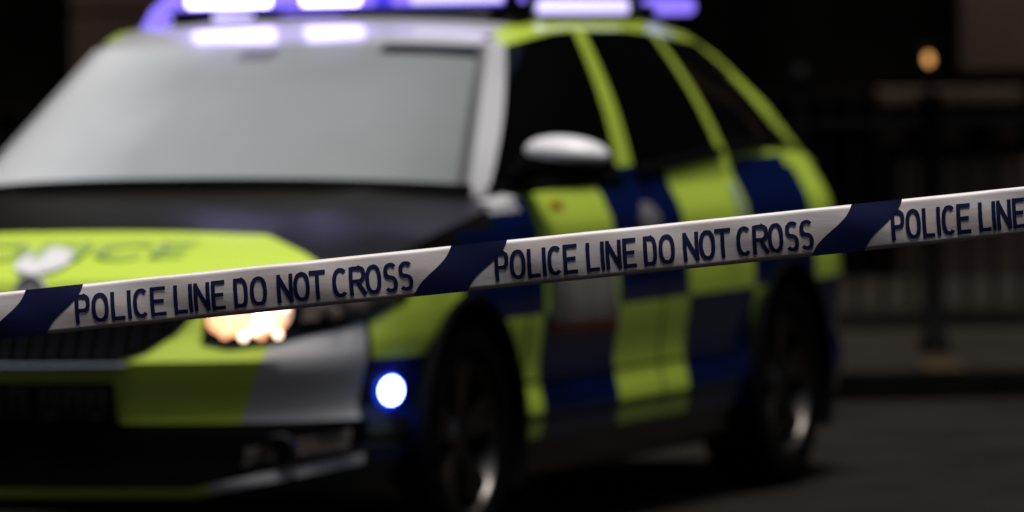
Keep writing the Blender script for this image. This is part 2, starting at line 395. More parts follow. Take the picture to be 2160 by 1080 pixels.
for s in (1, -1):
    grid = []
    for j in range(len(ZR)):
        row = []
        for i, p in enumerate(PLAN):
            z = zrow(j, p); v = surf(p, z); row.append(bm.verts.new((v.x, v.y*s, v.z)))
        grid.append(row)
    for row in grid:                 # snap to the wheel arches
        for v in row:
            for cx, cz, r in ARCH:
                dx, dz = v.co.x-cx, v.co.z-cz; dd = math.hypot(dx, dz)
                if abs(v.co.y) > .7 and dd < r and dd > r-.06 and dd > 1e-4:
                    v.co.x = cx+dx*r/dd; v.co.z = cz+dz*r/dd
    for j in range(len(ZR)-1):
        for i in range(len(PLAN)-1):
            q = (grid[j][i], grid[j][i+1], grid[j+1][i+1], grid[j+1][i])
            c = sum((v.co for v in q), Vector())/4
            if any(math.hypot(c.x-a, c.z-b) < r-.004 for a, b, r in ARCH) and abs(c.y) > .7: continue
            if (q[0].co-q[1].co).length < 1e-6 and False: continue
            try: f = bm.faces.new(q if s == -1 else q[::-1])
            except ValueError: pass
    # floor
    for i in range(len(PLAN)-1):
        a, b = grid[0][i], grid[0][i+1]
        c0 = bm.verts.new((a.co.x, 0, .17)); c1 = bm.verts.new((b.co.x, 0, .17))
        if abs(a.co.x-b.co.x) > 1e-5 and i > 2 and i < len(PLAN)-3: f = bm.faces.new((a, b, c1, c0)); f.material_index = 1
body = part('body', bm, [M['paint'], M['black']], doubles=True)
# wheel arch liners
for a, b, r in ARCH:
    for s in (1, -1):
        bm = bmesh.new(); n = 30; A = []
        for k in range(n+1):
            t = -.45 + (math.pi+.9)*k/n
            for rr_, yy in ((r+.022, .905), (r+.012, .918), (r-.006, .915), (r-.004, .60)):
                A.append(bm.verts.new((a+rr_*math.cos(t), yy*s, b+rr_*math.sin(t))))
        for k in range(n):
            for q in range(3): bm.faces.new((A[k*4+q], A[k*4+q+1], A[k*4+4+q+1], A[k*4+4+q]))
        A2 = [bm.verts.new((a+(r-.004)*math.cos(-.45+(math.pi+.9)*k/n), .60*s, b+(r-.004)*math.sin(-.45+(math.pi+.9)*k/n))) for k in range(n+1)]
        bm.faces.new(A2)
        part('wheel_arch', bm, M['black'])
# ---------------------------------------------------------------- bonnet
def zc_bonnet(d): return interp([(.05, .765), (.10, .775), (.2, .812), (.3, .848), (.45, .885), (.7, .928), (1.05, .985), (1.3, 1.01)], d)
bm = bmesh.new(); fr = [PLAN[i][1]/PLAN[KF][1] for i in range(KF+1)]
cols = [i for i in range(KF, len(PLAN)) if -PLAN[i][0] < 1.42]
for s in (1, -1):
    rows = []
    e = [surf(PLAN[i], ztop(PLAN[i])) for i in range(KF+1)]
    rows.append([bm.verts.new((p.x, p.y*s, p.z)) for p in e])
    for ci in cols[1:]:
        pe = surf(PLAN[ci], ztop(PLAN[ci])); row = []
        bl_ = min(1, max(0, (-PLAN[ci][0]-.25)/.5))
        for k, f_ in enumerate(fr):
            xx = pe.x + (1-bl_)*(e[k].x - e[KF].x)*(1 if ci > KF else 1)
            zc = zc_bonnet(-xx); zz = zc-(zc-pe.z)*abs(f_)**2.4
            zz += .008*math.exp(-((f_-.62)/.07)**2)*bl_
            row.append(bm.verts.new((xx, pe.y*f_*s, zz)))
        rows.append(row)
    for a, b in zip(rows, rows[1:]):
        for k in range(KF): bm.faces.new((a[k], a[k+1], b[k+1], b[k]) if s == -1 else (a[k+1], a[k], b[k], b[k+1]))
bonnet = part('bonnet', bm, M['bonnet'], doubles=True)
# ---------------------------------------------------------------- cabin
# side columns: base (x,y,z), top (x,y,z)
SC = [((-1.27, .755, .955), (-1.84, .60, 1.352)), ((-1.34, .780, .945), (-1.91, .624, 1.350)), ((-1.62, .822, .945), (-2.05, .66, 1.372)), ((-1.9, .830, .948), (-2.17, .668, 1.384)),
      ((-2.25, .833, .958), (-2.335, .672, 1.388)), ((-2.385, .833, .968), (-2.415, .672, 1.388)), ((-2.75, .830, .985), (-2.78, .670, 1.386)),
      ((-3.17, .822, 1.008), (-3.02, .664, 1.375)), ((-3.245, .818, 1.012), (-3.085, .660, 1.370)), ((-3.6, .795, 1.025), (-3.50, .638, 1.345)),
      ((-3.95, .75, 1.03), (-3.80, .634, 1.258)), ((-4.12, .70, 1.03), (-4.09, .668, 1.09)), ((-4.46, .69, .94), (-4.44, .68, .97))]
RE = [((-4.47, .56, .97), (-4.48, .54, 1.0)), ((-4.52, .42, .97), (-4.47, .40, 1.04)), ((-4.55, .28, .97), (-4.49, .27, 1.05)), ((-4.56, .12, .97), (-4.50, .12, 1.05)), ((-4.57, 0, .97), (-4.50, 0, 1.05))]
ROOFE = [(-1.86, .585, 1.362), (-1.965, .612, 1.385), (-2.05, .617, 1.402), (-2.17, .62, 1.412), (-2.33, .62, 1.417), (-2.46, .62, 1.418), (-2.78, .62, 1.417),
         (-3.11, .616, 1.408), (-3.23, .613, 1.402), (-3.50, .608, 1.370), (-3.80, .605, 1.30), (-4.15, .640, 1.15), (-4.45, .665, .985)]
ROOFR = [(-4.47, .54, 1.02), (-4.46, .40, 1.06), (-4.475, .27, 1.07), (-4.485, .12, 1.07), (-4.485, 0, 1.07)]
def zroof(x): return interp([(-4.5, 1.06), (-4.3, 1.24), (-4.05, 1.35), (-3.7, 1.405), (-3.3, 1.432), (-2.8, 1.448), (-2.4, 1.450), (-2.1, 1.437), (-1.95, 1.412), (-1.86, 1.385), (-1.8, 1.366)], x)
NW = 10
def ws(u, v):                  # windscreen surface, u 0..1 centre to pillar, v 0..1 bottom to top
    yb, yt = .755*u, .60*u
    xb = -1.00-.27*u**2.3; xt = -1.79-.05*u**2.3
    zb = .985-.030*u**2.5; zt = 1.366-.014*u**2.5
    bul = .035*math.sin(math.pi*v)*(1-u**4)
    return Vector((xb+(xt-xb)*v+bul*.5, yb+(yt-yb)*v, zb+(zt-zb)*v+bul))
NR = 8
def sidep(c, v):
    b, t = Vector(SC[c][0]), Vector(SC[c][1]); p = b.lerp(t, v); p.y += .018*math.sin(math.pi*v)*(1 if c else 0); return p
VR = [0, .09, .22, .36, .5, .64, .78, .9, 1.0]
# pillars and roof shell
bm = bmesh.new(); bg_ = bmesh.new(); parts_glass = {}
PILL = {(0, 1), (4, 5), (7, 8), (11, 12)}
def quad(b, pts, flip):
    vs = [b.verts.new(p) for p in pts]
    b.faces.new(vs[::-1] if flip else vs)
for s in (1, -1):
    m_ = lambda p: Vector((p.x, p.y*s, p.z))
    for c in range(12):
        for j in range(len(VR)-1):
            pts = [m_(sidep(c, VR[j])), m_(sidep(c+1, VR[j])), m_(sidep(c+1, VR[j+1])), m_(sidep(c, VR[j+1]))]
            if (c, c+1) in PILL: quad(bm, pts, s == 1)
        quad(bm, [m_(sidep(c, 1)), m_(sidep(c+1, 1)), m_(Vector(ROOFE[c+1])), m_(Vector(ROOFE[c]))], s == 1)
        # below the belt skirt
        b0, b1 = sidep(c, 0), sidep(c+1, 0)
        quad(bm, [m_(b0+Vector((0, .02, -.08))), m_(b1+Vector((0, .02, -.08))), m_(b1), m_(b0)], s == 1)
    # rear
    rb = [SC[12][0]]+[r[0] for r in RE]; rt = [SC[12][1]]+[r[1] for r in RE]; rr2 = [ROOFE[12]]+ROOFR
    for c in range(5):
        quad(bm, [m_(Vector(rb[c])), m_(Vector(rb[c+1])), m_(Vector(rt[c+1])), m_(Vector(rt[c]))], s == 1)
        quad(bm, [m_(Vector(rt[c])), m_(Vector(rt[c+1])), m_(Vector(rr2[c+1])), m_(Vector(rr2[c]))], s == 1)
    # roof cap
    edges = [Vector(e_) for e_ in ROOFE]
    dense = []
    for a, b in zip(edges, edges[1:]):
        for k in range(3): dense.append(a.lerp(b, k/3))
    dense.append(edges[-1])
    rows = [[ws(k/NW, 1.0) for k in range(NW+1)]]
    for e_ in dense[1:]:
        row = []
        for k in range(NW+1):
            f_ = k/NW; fade = min(1, max(0, (-e_.x-1.86)/.3)); x0 = e_.x + (1-f_**2.2)*.05*(1-fade)
            zc = max(zroof(x0), e_.z); row.append(Vector((x0, e_.y*f_, zc-(zc-e_.z)*f_**2.6)))
        rows.append(row)
    for a, b in zip(rows, rows[1:]):
        for k in range(NW): quad(bm, [m_(a[k]), m_(a[k+1]), m_(b[k+1]), m_(b[k])], s == 1)
    quad(bm, [m_(Vector(ws(1, 1))), m_(Vector(ROOFE[0])), m_(rows[1][NW]), m_(rows[1][NW])+Vector((0, -.001*s, 0))], s == 1)
cabin = part('cabin_shell', bm, M['paint'], smooth=40, doubles=True)
# windscreen
bm = bmesh.new()
g = [[bm.verts.new(ws(u/20, v/12) if u >= 0 else Vector((ws(-u/20, v/12).x, -ws(-u/20, v/12).y, ws(-u/20, v/12).z))) for u in range(-20, 21)] for v in range(13)]
for v in range(12):
    for u in range(40): bm.faces.new((g[v][u], g[v][u+1], g[v+1][u+1], g[v+1][u]))
wscr = part('windscreen', bm, M['mist'], smooth=60)  # glass colour carries the painted glare
# sun strip and mirror bracket seen through the glass
def wspatch(name, u0, u1, v0, v1, m, off=.003, par=None):
    bm = bmesh.new(); n = 8; G = []
    for j in range(5):
        row = []
        for i in range(n+1):
            u = u0+(u1-u0)*i/n; v = v0+(v1-v0)*j/4
            p = ws(abs(u), v); p = Vector((p.x, math.copysign(p.y, u), p.z)) + Vector((.5, 0, .87))*off; row.append(bm.verts.new(p))
        G.append(row)
    for j in range(4):
        for i in range(n): bm.faces.new((G[j][i], G[j][i+1], G[j+1][i+1], G[j+1][i]))
    return part(name, bm, m, par or wscr, 60)
wspatch('sun_visor', .52, .96, .90, .975, M['gloss'])
wspatch('camera_housing', -.14, .03, .84, .93, mat('grey_housing', (.13, .12, .13), .5))
wspatch('seal', .958, .985, .0, 1.0, mat('seal_grey', (.03, .03, .03), .5), .003)
wspatch('a_pillar', -.955, -1.0, .0, 1.0, M['paint'], .005)
# wipers and cowl
bm = bmesh.new()
for k in range(20):
    pass
tube(bm, [ws(abs(u/10), 0)*1 if u >= 0 else Vector((ws(-u/10, 0).x, -ws(-u/10, 0).y, ws(-u/10, 0).z)) for u in range(-10, 11)], .022, 8)
part('cowl', bm, M['black'])
# side and rear glass
def glass(c0, c1):
    for s in (1, -1):
        bm = bmesh.new()
        for c in range(c0, c1):
            for j in range(len(VR)-1):
                P = [sidep(c, VR[j]), sidep(c+1, VR[j]), sidep(c+1, VR[j+1]), sidep(c, VR[j+1])]
                P = [Vector((p.x, (p.y-.006)*s, p.z)) for p in P]; quad(bm, P, s == 1)
        wd = part('side_window', bm, M['glass'], smooth=60, doubles=True)
        bm = bmesh.new()
        pts = [Vector((sidep(c, .03).x, (sidep(c, .03).y+.002)*s, sidep(c, .03).z)) for c in range(c0, c1+1)]
        tube(bm, pts, .016, 8); part('trim', bm, M['black'], wd)
glass(1, 4); glass(5, 7); glass(8, 11)
bm = bmesh.new(); quad(bm, [Vector((-4.56, -.5, .99)), Vector((-4.56, .5, .99)), Vector((-4.25, .45, 1.30)), Vector((-4.25, -.45, 1.30))], False)
part('rear_window', bm, M['glass'])
# ---------------------------------------------------------------- surface patches on the lower body
def patch(name, poly, m, off=.004, sgn=1, par=None, n=26, thick=True):
    """poly: list of (u, zlow, zhigh) stations along the plan curve"""
    bm = bmesh.new(); us = [poly[0][0]+(poly[-1][0]-poly[0][0])*i/n for i in range(n+1)]
    lo = [(a, b) for a, b, c in poly]; hi = [(a, c) for a, b, c in poly]; nz = 8; G = []
    for u in us:
        z0, z1 = interp(lo, u), interp(hi, u)
        G.append([bm.verts.new(spt(u, z0+(z1-z0)*k/nz, off, sgn)) for k in range(nz+1)])
    for a, b in zip(G, G[1:]):
        for k in range(nz): bm.faces.new((a[k], a[k+1], b[k+1], b[k]))
    if thick:
        r = bmesh.ops.solidify(bm, geom=bm.faces[:], thickness=off+.003)
    bmesh.ops.recalc_face_normals(bm, faces=bm.faces[:])
    return part(name, bm, m, par, 40)
uy = u_of_y
def both(name, poly, m, off=.004, **k):
    return [patch(name, poly, m, off, s, **k) for s in (1, -1)]
# grille (one wide opening, mirrored halves joined by stations through the centre)
def wide(name, ys, m, off, nz=8, par=None, n=60):
    """ys: list of (|y|, zlow, zhigh) symmetric across the nose"""
    bm = bmesh.new(); G = []; ym = ys[-1][0]
    lo = [(a, b) for a, b, c in ys]; hi = [(a, c) for a, b, c in ys]
    for i in range(-n, n+1):
        y = ym*i/n; u = uy(max(1e-4, abs(y))); s = 1 if i >= 0 else -1
        z0, z1 = interp(lo, abs(y)), interp(hi, abs(y))
        G.append([bm.verts.new(spt(u, z0+(z1-z0)*k/nz, off, s)) for k in range(nz+1)])
    for a, b in zip(G, G[1:]):
        for k in range(nz): bm.faces.new((a[k], a[k+1], b[k+1], b[k]))
    bmesh.ops.solidify(bm, geom=bm.faces[:], thickness=off+.003); bmesh.ops.recalc_face_normals(bm, faces=bm.faces[:])
    return part(name, bm, m, par, 40)
gr = wide('grille', [(0, .555, .735), (.26, .556, .733), (.34, .585, .728), (.41, .635, .722), (.455, .69, .715)], M['black'], .006)
for k in range(19):
    y = -.40+k*.0445
    bm = bmesh.new(); lo_ = interp([(0, .565), (.26, .568), (.34, .60), (.41, .65)], abs(y))
    pts = [spt(uy(max(1e-4, abs(y))), z, .011, 1 if y >= 0 else -1) for z in (lo_, (lo_+.715)/2, .715)]
    tube(bm, pts, .004, 6); part('slat', bm, M['gloss'], gr)
bm = bmesh.new(); pts = [spt(uy(max(1e-4, abs(y))), .5515+.004*abs(y), .009, 1 if y >= 0 else -1) for y in [-.30+.6*i/20 for i in range(21)]]
tube(bm, pts, .0075, 8); part('grille_frame', bm, M['chrome'], gr)
bm = bmesh.new(); rg = lathe(bm, [(.001, .004), (.036, .004), (.040, .010), (.045, .008), (.046, 0)], 32, (-.072, 0, .742), 'X'); part('badge', bm, M['white'])
intake = wide('bumper_intake', [(0, .240, .388), (.46, .242, .390), (.62, .278, .395), (.76, .305, .400), (.83, .34, .398)], M['black'], .005)
for s in (1, -1):
    u0 = uy(.64); bm = bmesh.new(); p = spt(uy(.66), .325, .004, s)
    lathe(bm, [(.001, .004), (.030, .004), (.042, .012), (.046, .01), (.048, -.01)], 24, (p.x, p.y, p.z), 'X'); fl = part('fog_lamp', bm, M['alloy'])
    bm = bmesh.new(); lathe(bm, [(.001, .016), (.03, .014), (.041, .011)], 24, (p.x, p.y, p.z), 'X'); part('lens', bm, M['glass'], fl)
    patch('fog_lens', [(uy(.58), .290, .335), (uy(.66), .292, .352), (uy(.80), .325, .375)], M['facet'], .010, s, par=intake, n=10)
    bm = bmesh.new(); pp = [spt(uy(.60)+(uy(.82)-uy(.60))*t, .30+.03*t, .012, s) for t in [i/8 for i in range(9)]]
    tube(bm, pp, .004, 8); part('intake_trim', bm, M['gloss'], intake)
# number plate
pl = wide('number_plate', [(0, .395, .508), (.257, .395, .508)], M['plate'], .012, n=20)
for i, (y, ww) in enumerate([(-.215, .05), (-.145, .05), (-.075, .05), (-.005, .05), (.085, .05), (.15, .05), (.215, .05)]):
    bm = bmesh.new()
    for dy in (-.017, .017): box(bm, (.014, y+dy, .452), (.004, .012, .079), .001)
    box(bm, (.014, y, .486 if i % 2 else .419), (.004, .0225, .012), .001)
    part('plate_letter', bm, M['platel'], pl)
# headlights
for s in (1, -1):
    a, b = uy(.475), u_of_d(.47)
    H = [(a, .605, .70), (a+1.0, .590, .742), (uy(.64), .600, .762), (uy(.74), .625, .778), (u_of_d(.30), .65, .79), (b, .705, .80)]
    hl = patch('headlight', H, M['gloss'], .004, s)
    lit = s == 1
    def disc(y, z, r, m, name, off=.012, ry=1):
        bm = bmesh.new(); p = spt(uy(y), z, off, s); sphere(bm, p, r, (.25, ry, 1)); return part(name, bm, m, hl, 60)
    disc(.550, .680, .058, M['glowref'], 'reflector', .006)
    disc(.635, .685, .052, M['glowref'], 'reflector', .006)
    disc(.735, .70, .030, M['lampgrey'], 'outer_lens_reflection', .01, 1.2)
    disc(.76, .672, .020, M['lampgrey'], 'outer_lens_reflection', .01, 1.4)
    disc(.795, .705, .030, M['lampgrey'], 'outer_lens_reflection', .01, 1.2)
    disc(.76, .672, .020, M['lampgrey'], 'outer_lens_reflection', .01, 1.4)
    rnd = random.Random(3)
    spots = [(.535, .690, .038), (.59, .700, .038), (.64, .690, .040), (.510, .660, .030), (.555, .652, .030), (.60, .655, .034), (.640, .655, .028), (.53, .632, .016), (.575, .622, .012), (.615, .628, .015), (.652, .625, .010)]
    patch('headlight_glass', [(uy(.70), .655, .70), (uy(.80), .672, .72), (u_of_d(.40), .70, .74)], M['facet'], .007, s, par=hl, n=10)  # mottled grey imitates reflections in the clear lens section
    for k, (y, z, r) in enumerate(spots):
        disc(y, z, r, M['headlamp_glint2'] if k in (1, 2, 5, 8, 10) else M['bulb'], 'bulb', .014)  # glowing spheres stand for the lit lamp and its glints on facets
# corner blue lamp
for s in (1, -1):
    bm = bmesh.new(); u0 = u_of_d(.41); p = spt(u0, .466, .006, s)
    tn = (spt(u0+.3, .466, 0, s)-spt(u0-.3, .466, 0, s)).normalized(); nn = Vector((tn.y, -tn.x, 0))*s
    rot = Matrix((nn, tn, Vector((0, 0, 1)))).transposed()
    sphere(bm, p+nn*.004, .042, (.30, 1.05, .78), rot=rot); lp = part('blue_corner_lamp', bm, M['corner'], smooth=60)
    bm = bmesh.new(); sphere(bm, p-nn*.006, .056, (.28, 1.05, .85), rot=rot); part('lamp_bezel', bm, M['bluering'], lp, 60)
# mirrors
for s in (1, -1):
    c = Vector((-1.46, .968*s, 1.055))
    bm = bmesh.new(); vs = sphere(bm, c, 1, (.075, .120, .046), 28)
    for v in vs:
        dy = (v.co.y-c.y)*s
        if v.co.z < c.z-.022: v.co.z = c.z-.022
        v.co.z -= .010*dy/.12
    mi = part('mirror', bm, M['white'], smooth=50)
    bm = bmesh.new(); vs = sphere(bm, c+Vector((0, -.012*s, -.035)), 1, (.070, .128, .050), 28)
    for v in vs:
        if v.co.z > c.z-.014: v.co.z = c.z-.014
        v.co.z -= .010*(v.co.y-c.y)*s/.12
    part('mirror_base', bm, M['black'], mi, 50)
    bm = bmesh.new(); tube(bm, [c+Vector((0, -.10*s, -.05)), Vector((-1.52, .80*s, .985)), Vector((-1.56, .77*s, .975))], [.03, .035, .04], 10); part('mirror_arm', bm, M['black'], mi, 50)
# doors: shut lines are in the paint, handles and side strips are pieces
ud = u_of_d
for s in (1, -1):
    for nm, d0, d1 in (('door', 1.34, 2.42), ('door', 2.44, 3.18)):
        dr = patch(nm, [(ud(d0), .352, .80), (ud(d1 if d1 < 3 else 3.19), .352, .80)], M['paint'], .0015, s, thick=False)
        h = patch('handle', [(ud(d1-.26), .790, .812), (ud(d1-.20), .784, .816), (ud(d1-.08), .786, .818), (ud(d1-.04), .794, .814)], M['paint'], .03, s, par=dr, n=12)
# sign panel with illegible lettering on the front door
for s in (1, -1):
    sg = patch('side_sign', [(ud(1.50), .575, .80), (ud(2.02), .562, .795)], M['sign'], .004, s)
    patch('red_band', [(ud(1.50), .560, .592), (ud(2.02), .548, .580)], M['red'], .006, s, par=sg)
    cr = patch('crest', [(ud(2.27), .84, .85), (ud(2.32), .815, .895), (ud(2.40), .815, .895), (ud(2.45), .84, .85)], mat('crest_silver', (.30, .29, .30), .4), .005, s)
    cr2 = patch('crest', [(ud(3.16), .80, .925), (ud(3.20), .80, .93)], mat('pale_mark', (.35, .45, .6), .4), .005, s)
# fuel / side indicators
for s in (1, -1):
    patch('side_indicator', [(ud(1.60), .902, .918), (ud(1.70), .902, .918)], mat('indicator_amber', (.5, .22, .02), .3), .006, s, n=6)
# tail lamps, rear plate
for s in (1, -1):
    patch('tail_lamp', [(ud(4.40), .78, .90), (ud(4.48), .76, .91), (ud(4.56), .76, .91)], mat('tail_red', (.10, .004, .004), .15), .006, s, n=10)
# ---------------------------------------------------------------- bonnet lettering
def text_mesh(txt, bold=.0):
    cu = bpy.data.curves.new('txt', 'FONT'); cu.body = txt; cu.size = 1; cu.offset = bold; cu.resolution_u = 4
    o = bpy.data.objects.new('txt', cu); col.objects.link(o); bpy.context.view_layer.update()
    dg = bpy.context.evaluated_depsgraph_get(); me = bpy.data.meshes.new_from_object(o.evaluated_get(dg))
    V = [v.co.copy() for v in me.vertices]; P = [list(p.vertices) for p in me.polygons]
    bpy.data.objects.remove(o); bpy.data.curves.remove(cu); bpy.data.meshes.remove(me)
    return V, P
def subdivided(V, P, cuts):
    bm = bmesh.new(); vs = [bm.verts.new(v) for v in V]
    for p in P:
        try: bm.faces.new([vs[i] for i in p])
        except ValueError: pass
    for x_ in cuts:
        bmesh.ops.bisect_plane(bm, geom=bm.verts[:]+bm.edges[:]+bm.faces[:], plane_co=(x_, 0, 0), plane_no=(1, 0, 0))
    return bm
V, P = text_mesh('POLICE', .01)
x0 = min(v.x for v in V); x1 = max(v.x for v in V); y1 = max(v.y for v in V)
bm = subdivided(V, P, [x0+(x1-x0)*i/24 for i in range(1, 24)])
for v in bm.verts:
    y = -.36+.72*(v.co.x-x0)/(x1-x0); d = .30-.11*v.co.y/y1 + .25*y*y
    zc = zc_bonnet(d); pe = surf(PLAN[KF+2], ztop(PLAN[KF+2])); zz = zc-(zc-pe.z)*min(1, abs(y)/.8)**2.4
    v.co = Vector((-.48+(.48-d)*1.0 if False else -d, -y if False else y, zz+.012))
part('bonnet_lettering', bm, M['letters'], bonnet, None)
bm = bmesh.new(); G = []
for j in range(11):
    row = []
    for i in range(15):
        t = (i/14*2-1); q = (j/10*2-1); hw = .075*math.sqrt(max(0, 1-q*q))+.002; y = -.012+t*hw; d = .185+.085*q
        row.append(bm.verts.new((-d, y, zc_bonnet(d)+.010)))
    G.append(row)
for a_, b_2 in zip(G, G[1:]):
    for i in range(14): bm.faces.new((a_[i], b_2[i], b_2[i+1], a_[i+1]))
bmesh.ops.recalc_face_normals(bm, faces=bm.faces[:])
part('bonnet_white_oval', bm, M['white'], bonnet, None)  # plain white oval at the front centre of the bonnet
# ---------------------------------------------------------------- wheels
for (wx, sy) in ((-.88, 1), (-.88, -1), (-3.57, 1), (-3.57, -1)):
    wr = empty('wheel', (wx+2.33, .80*sy, .316)); wr.parent = car
    bm = bmesh.new()
    lathe(bm, [(.215, .085), (.225, .098), (.26, .104), (.295, .098), (.312, .080), (.316, .05), (.316, -.05), (.312, -.08), (.295, -.098), (.225, -.098), (.215, -.085)], 56)
    for v in bm.verts: v.co.y *= sy
    bmesh.ops.recalc_face_normals(bm, faces=bm.faces[:])
    finish('tyre', bm, M['rubber'], wr, smooth=35)
    bm = bmesh.new()
    lathe(bm, [(.216, .088), (.208, .090), (.200, .075), (.195, -.07), (.001, -.072)], 48, mat=0)
    for k in range(5):
        a0 = k*2*math.pi/5+.30
        for da in (-.16, .16):
            pa = Vector((math.cos(a0+da*.5)*.045, .062, math.sin(a0+da*.5)*.045)); pb = Vector((math.cos(a0+da)*.203, .080, math.sin(a0+da)*.203))
            t = (pb-pa).normalized(); xx_ = Vector((0, 1, 0)); n_ = t.cross(xx_).normalized()
            q = []
            for p, hw in ((pa, .016), (pb, .020)):
                for a_, b_ in ((-1, 0), (1, 0), (1, -1), (-1, -1)): q.append(bm.verts.new(p+n_*hw*a_+Vector((0, .022*b_, 0))))
            for k2 in range(4): bm.faces.new((q[k2], q[(k2+1) % 4], q[4+(k2+1) % 4], q[4+k2]))
    lathe(bm, [(.001, .070), (.045, .068), (.058, .060), (.06, .02)], 24)
    for v in bm.verts: v.co.y *= sy
    bmesh.ops.recalc_face_normals(bm, faces=bm.faces[:])
    finish('rim', bm, M['alloy'], wr, smooth=30)
    bm = bmesh.new(); lathe(bm, [(.001, .02), (.14, .02), (.14, .0), (.001, .0)], 32)
    for v in bm.verts: v.co.y *= sy
    finish('brake_disc', bm, mat('brake_steel', (.03, .028, .026), .6, .3), wr, smooth=30)
# ---------------------------------------------------------------- roof lights
def zr(x, y):
    zc = zroof(x); e = [abs(v) for v in (0,)]; return zc-(zc-1.41)*min(1, abs(y)/.62)**2.6
lbm = bmesh.new()
for y in (-.46, .52): box(lbm, (-2.22, y, 1.435), (.16, .07, .05), .01)
box(lbm, (-2.14, .585, 1.455), (.16, .05, .11), .012, Matrix.Rotation(.3, 3, 'X') if False else None)
box(lbm, (-2.22, .04, 1.459), (.30, 1.02, .010), .004)
lb = part('light_bar', lbm, M['gloss'])
bm = bmesh.new(); box(bm, (-2.22, .04, 1.503), (.28, 1.04, .076), .028); part('lens', bm, M['lens'], lb)
for s in (-1,):     # drooping end lens
    bm = bmesh.new()
    tube(bm, [(-2.20, .44*s, 1.515), (-2.20, .51*s, 1.485), (-2.20, .565*s, 1.445), (-2.19, .61*s, 1.39)], [.036, .034, .028, .014], 12)
    part('end_lens', bm, M['lens2'], lb, 60)
for y, ww, m_ in ((-.28, .26, 'led'), (.035, .18, 'led'), (.42, .28, 'led2')):
    bm = bmesh.new(); box(bm, (-2.078, y, 1.50), (.02, ww*1.45, .064), .009); dm = part('led_halo', bm, M['lens2'], lb)  # emissive box added behind each LED to imitate its bloom
    bm = bmesh.new(); box(bm, (-2.066, y, 1.497), (.02, ww, .05), .009); part('led_module', bm, M[m_], lb)
for s in (1, -1):     # side repeaters on the roof edge
    bm = bmesh.new(); box(bm, (-2.62, .60*s, 1.455), (.68, .05, .045), .015); sl = part('roof_side_light', bm, M['led2'])
    bm = bmesh.new(); box(bm, (-2.62, .60*s, 1.427), (.70, .05, .016), .004); part('mount', bm, M['gloss'], sl)
    bm = bmesh.new(); box(bm, (-3.42, .58*s, 1.455), (.40, .05, .05), .02); sl = part('roof_side_light', bm, M['lens2'])
    bm = bmesh.new(); box(bm, (-3.12, .60*s, 1.440), (.16, .04, .045), .01); part('mount', bm, M['gloss'], sl)
# ================================================================== POLICE TAPE
def ray(px, py, dist):
    v = F + R2*(px-1080)/FPX + U2*(540-py)/FPX
    return C0 + v*dist
TA, TB = ray(-420, 617+.1035*420, 10.42), ray(2560, 617-.1035*2560, 10.58)
BA, BB = ray(-420, 715+.102*420, 10.42), ray(2560, 715-.102*2560, 10.58)
TL = (TB-TA).length; TN = (TB-TA).cross(BA-TA).normalized()
if TN.dot(C0-TA) < 0: TN = -TN
def tp(px, v, off=0):          # px: place along the tape, v 0 bottom .. 1 top
    t = (px+420)/2980.0
    a = TA.lerp(TB, t); b = BA.lerp(BB, t); p = b.lerp(a, v)
    wv = .0014*math.sin(px/93.0+v*2)+.0007*math.sin(px/37.0+v*5)+.0035*math.cos((v-.5)*math.pi)
    return p + TN*(wv+off)
tape = None
bm = bmesh.new(); NU, NV = 560, 10
g = [[bm.verts.new(tp(-420+2980*i/NU, j/NV)) for i in range(NU+1)] for j in range(NV+1)]
for j in range(NV):
    for i in range(NU): bm.faces.new((g[j][i], g[j][i+1], g[j+1][i+1], g[j+1][i]))
tapem = noise_mat('tape_plastic', (.60, .53, .50), (.565, .55, .57), 6, .38, 0, stretch=(1, 1, 9)); t_ = tapem.node_tree; b_ = t_.nodes['Principled BSDF']
tc_ = t_.nodes.new('ShaderNodeTexCoord'); n_ = t_.nodes.new('ShaderNodeTexNoise'); n_.inputs['Scale'].default_value = 28; n_.inputs['Detail'].default_value = 5
bp_ = t_.nodes.new('ShaderNodeBump'); bp_.inputs['Strength'].default_value = .3; bp_.inputs['Distance'].default_value = .003
mp_ = t_.nodes.new('ShaderNodeMapping'); mp_.inputs['Scale'].default_value = (1, .25, 1.6); mp_.inputs['Rotation'].default_value = (.3, 0, 0)
t_.links.new(tc_.outputs['Object'], mp_.inputs[0]); t_.links.new(mp_.outputs[0], n_.inputs[0]); t_.links.new(n_.outputs[0], bp_.inputs['Height']); t_.links.new(bp_.outputs[0], b_.inputs['Normal'])
tape = finish('police_tape', bm, tapem, smooth=80)
sol = tape.modifiers.new('thickness', 'SOLIDIFY'); sol.thickness = .0004; sol.offset = -1
tag(tape, 'white and navy police tape printed POLICE LINE DO NOT CROSS stretched across the foreground', 'barrier tape')
def navy_block(tl, tr, bl_, br, nm='printed_stripe'):
    bm = bmesh.new(); G = []; n = 16
    for j in range(n+1):
        v = j/n; w_ = v + .09*math.sin(2*math.pi*v)*-1
        G.append([bm.verts.new(tp((bl_+(tl-bl_)*w_)+((br+(tr-br)*w_)-(bl_+(tl-bl_)*w_))*i/24, v, .0008)) for i in range(25)])
    for a, b in zip(G, G[1:]):
        for i in range(24): bm.faces.new((a[i], a[i+1], b[i+1], b[i]))
    o = finish(nm, bm, M['navy'], tape, smooth=80)
for q in ((-842, -722, -920, -800), (48, 168, -30, 92), (940, 1058, 862, 975), (1787, 1895, 1703, 1815)):
    if q[0] > -420: navy_block(*q)
WORDS = ('POLICE', 'LINE', 'DO', 'NOT', 'CROSS')
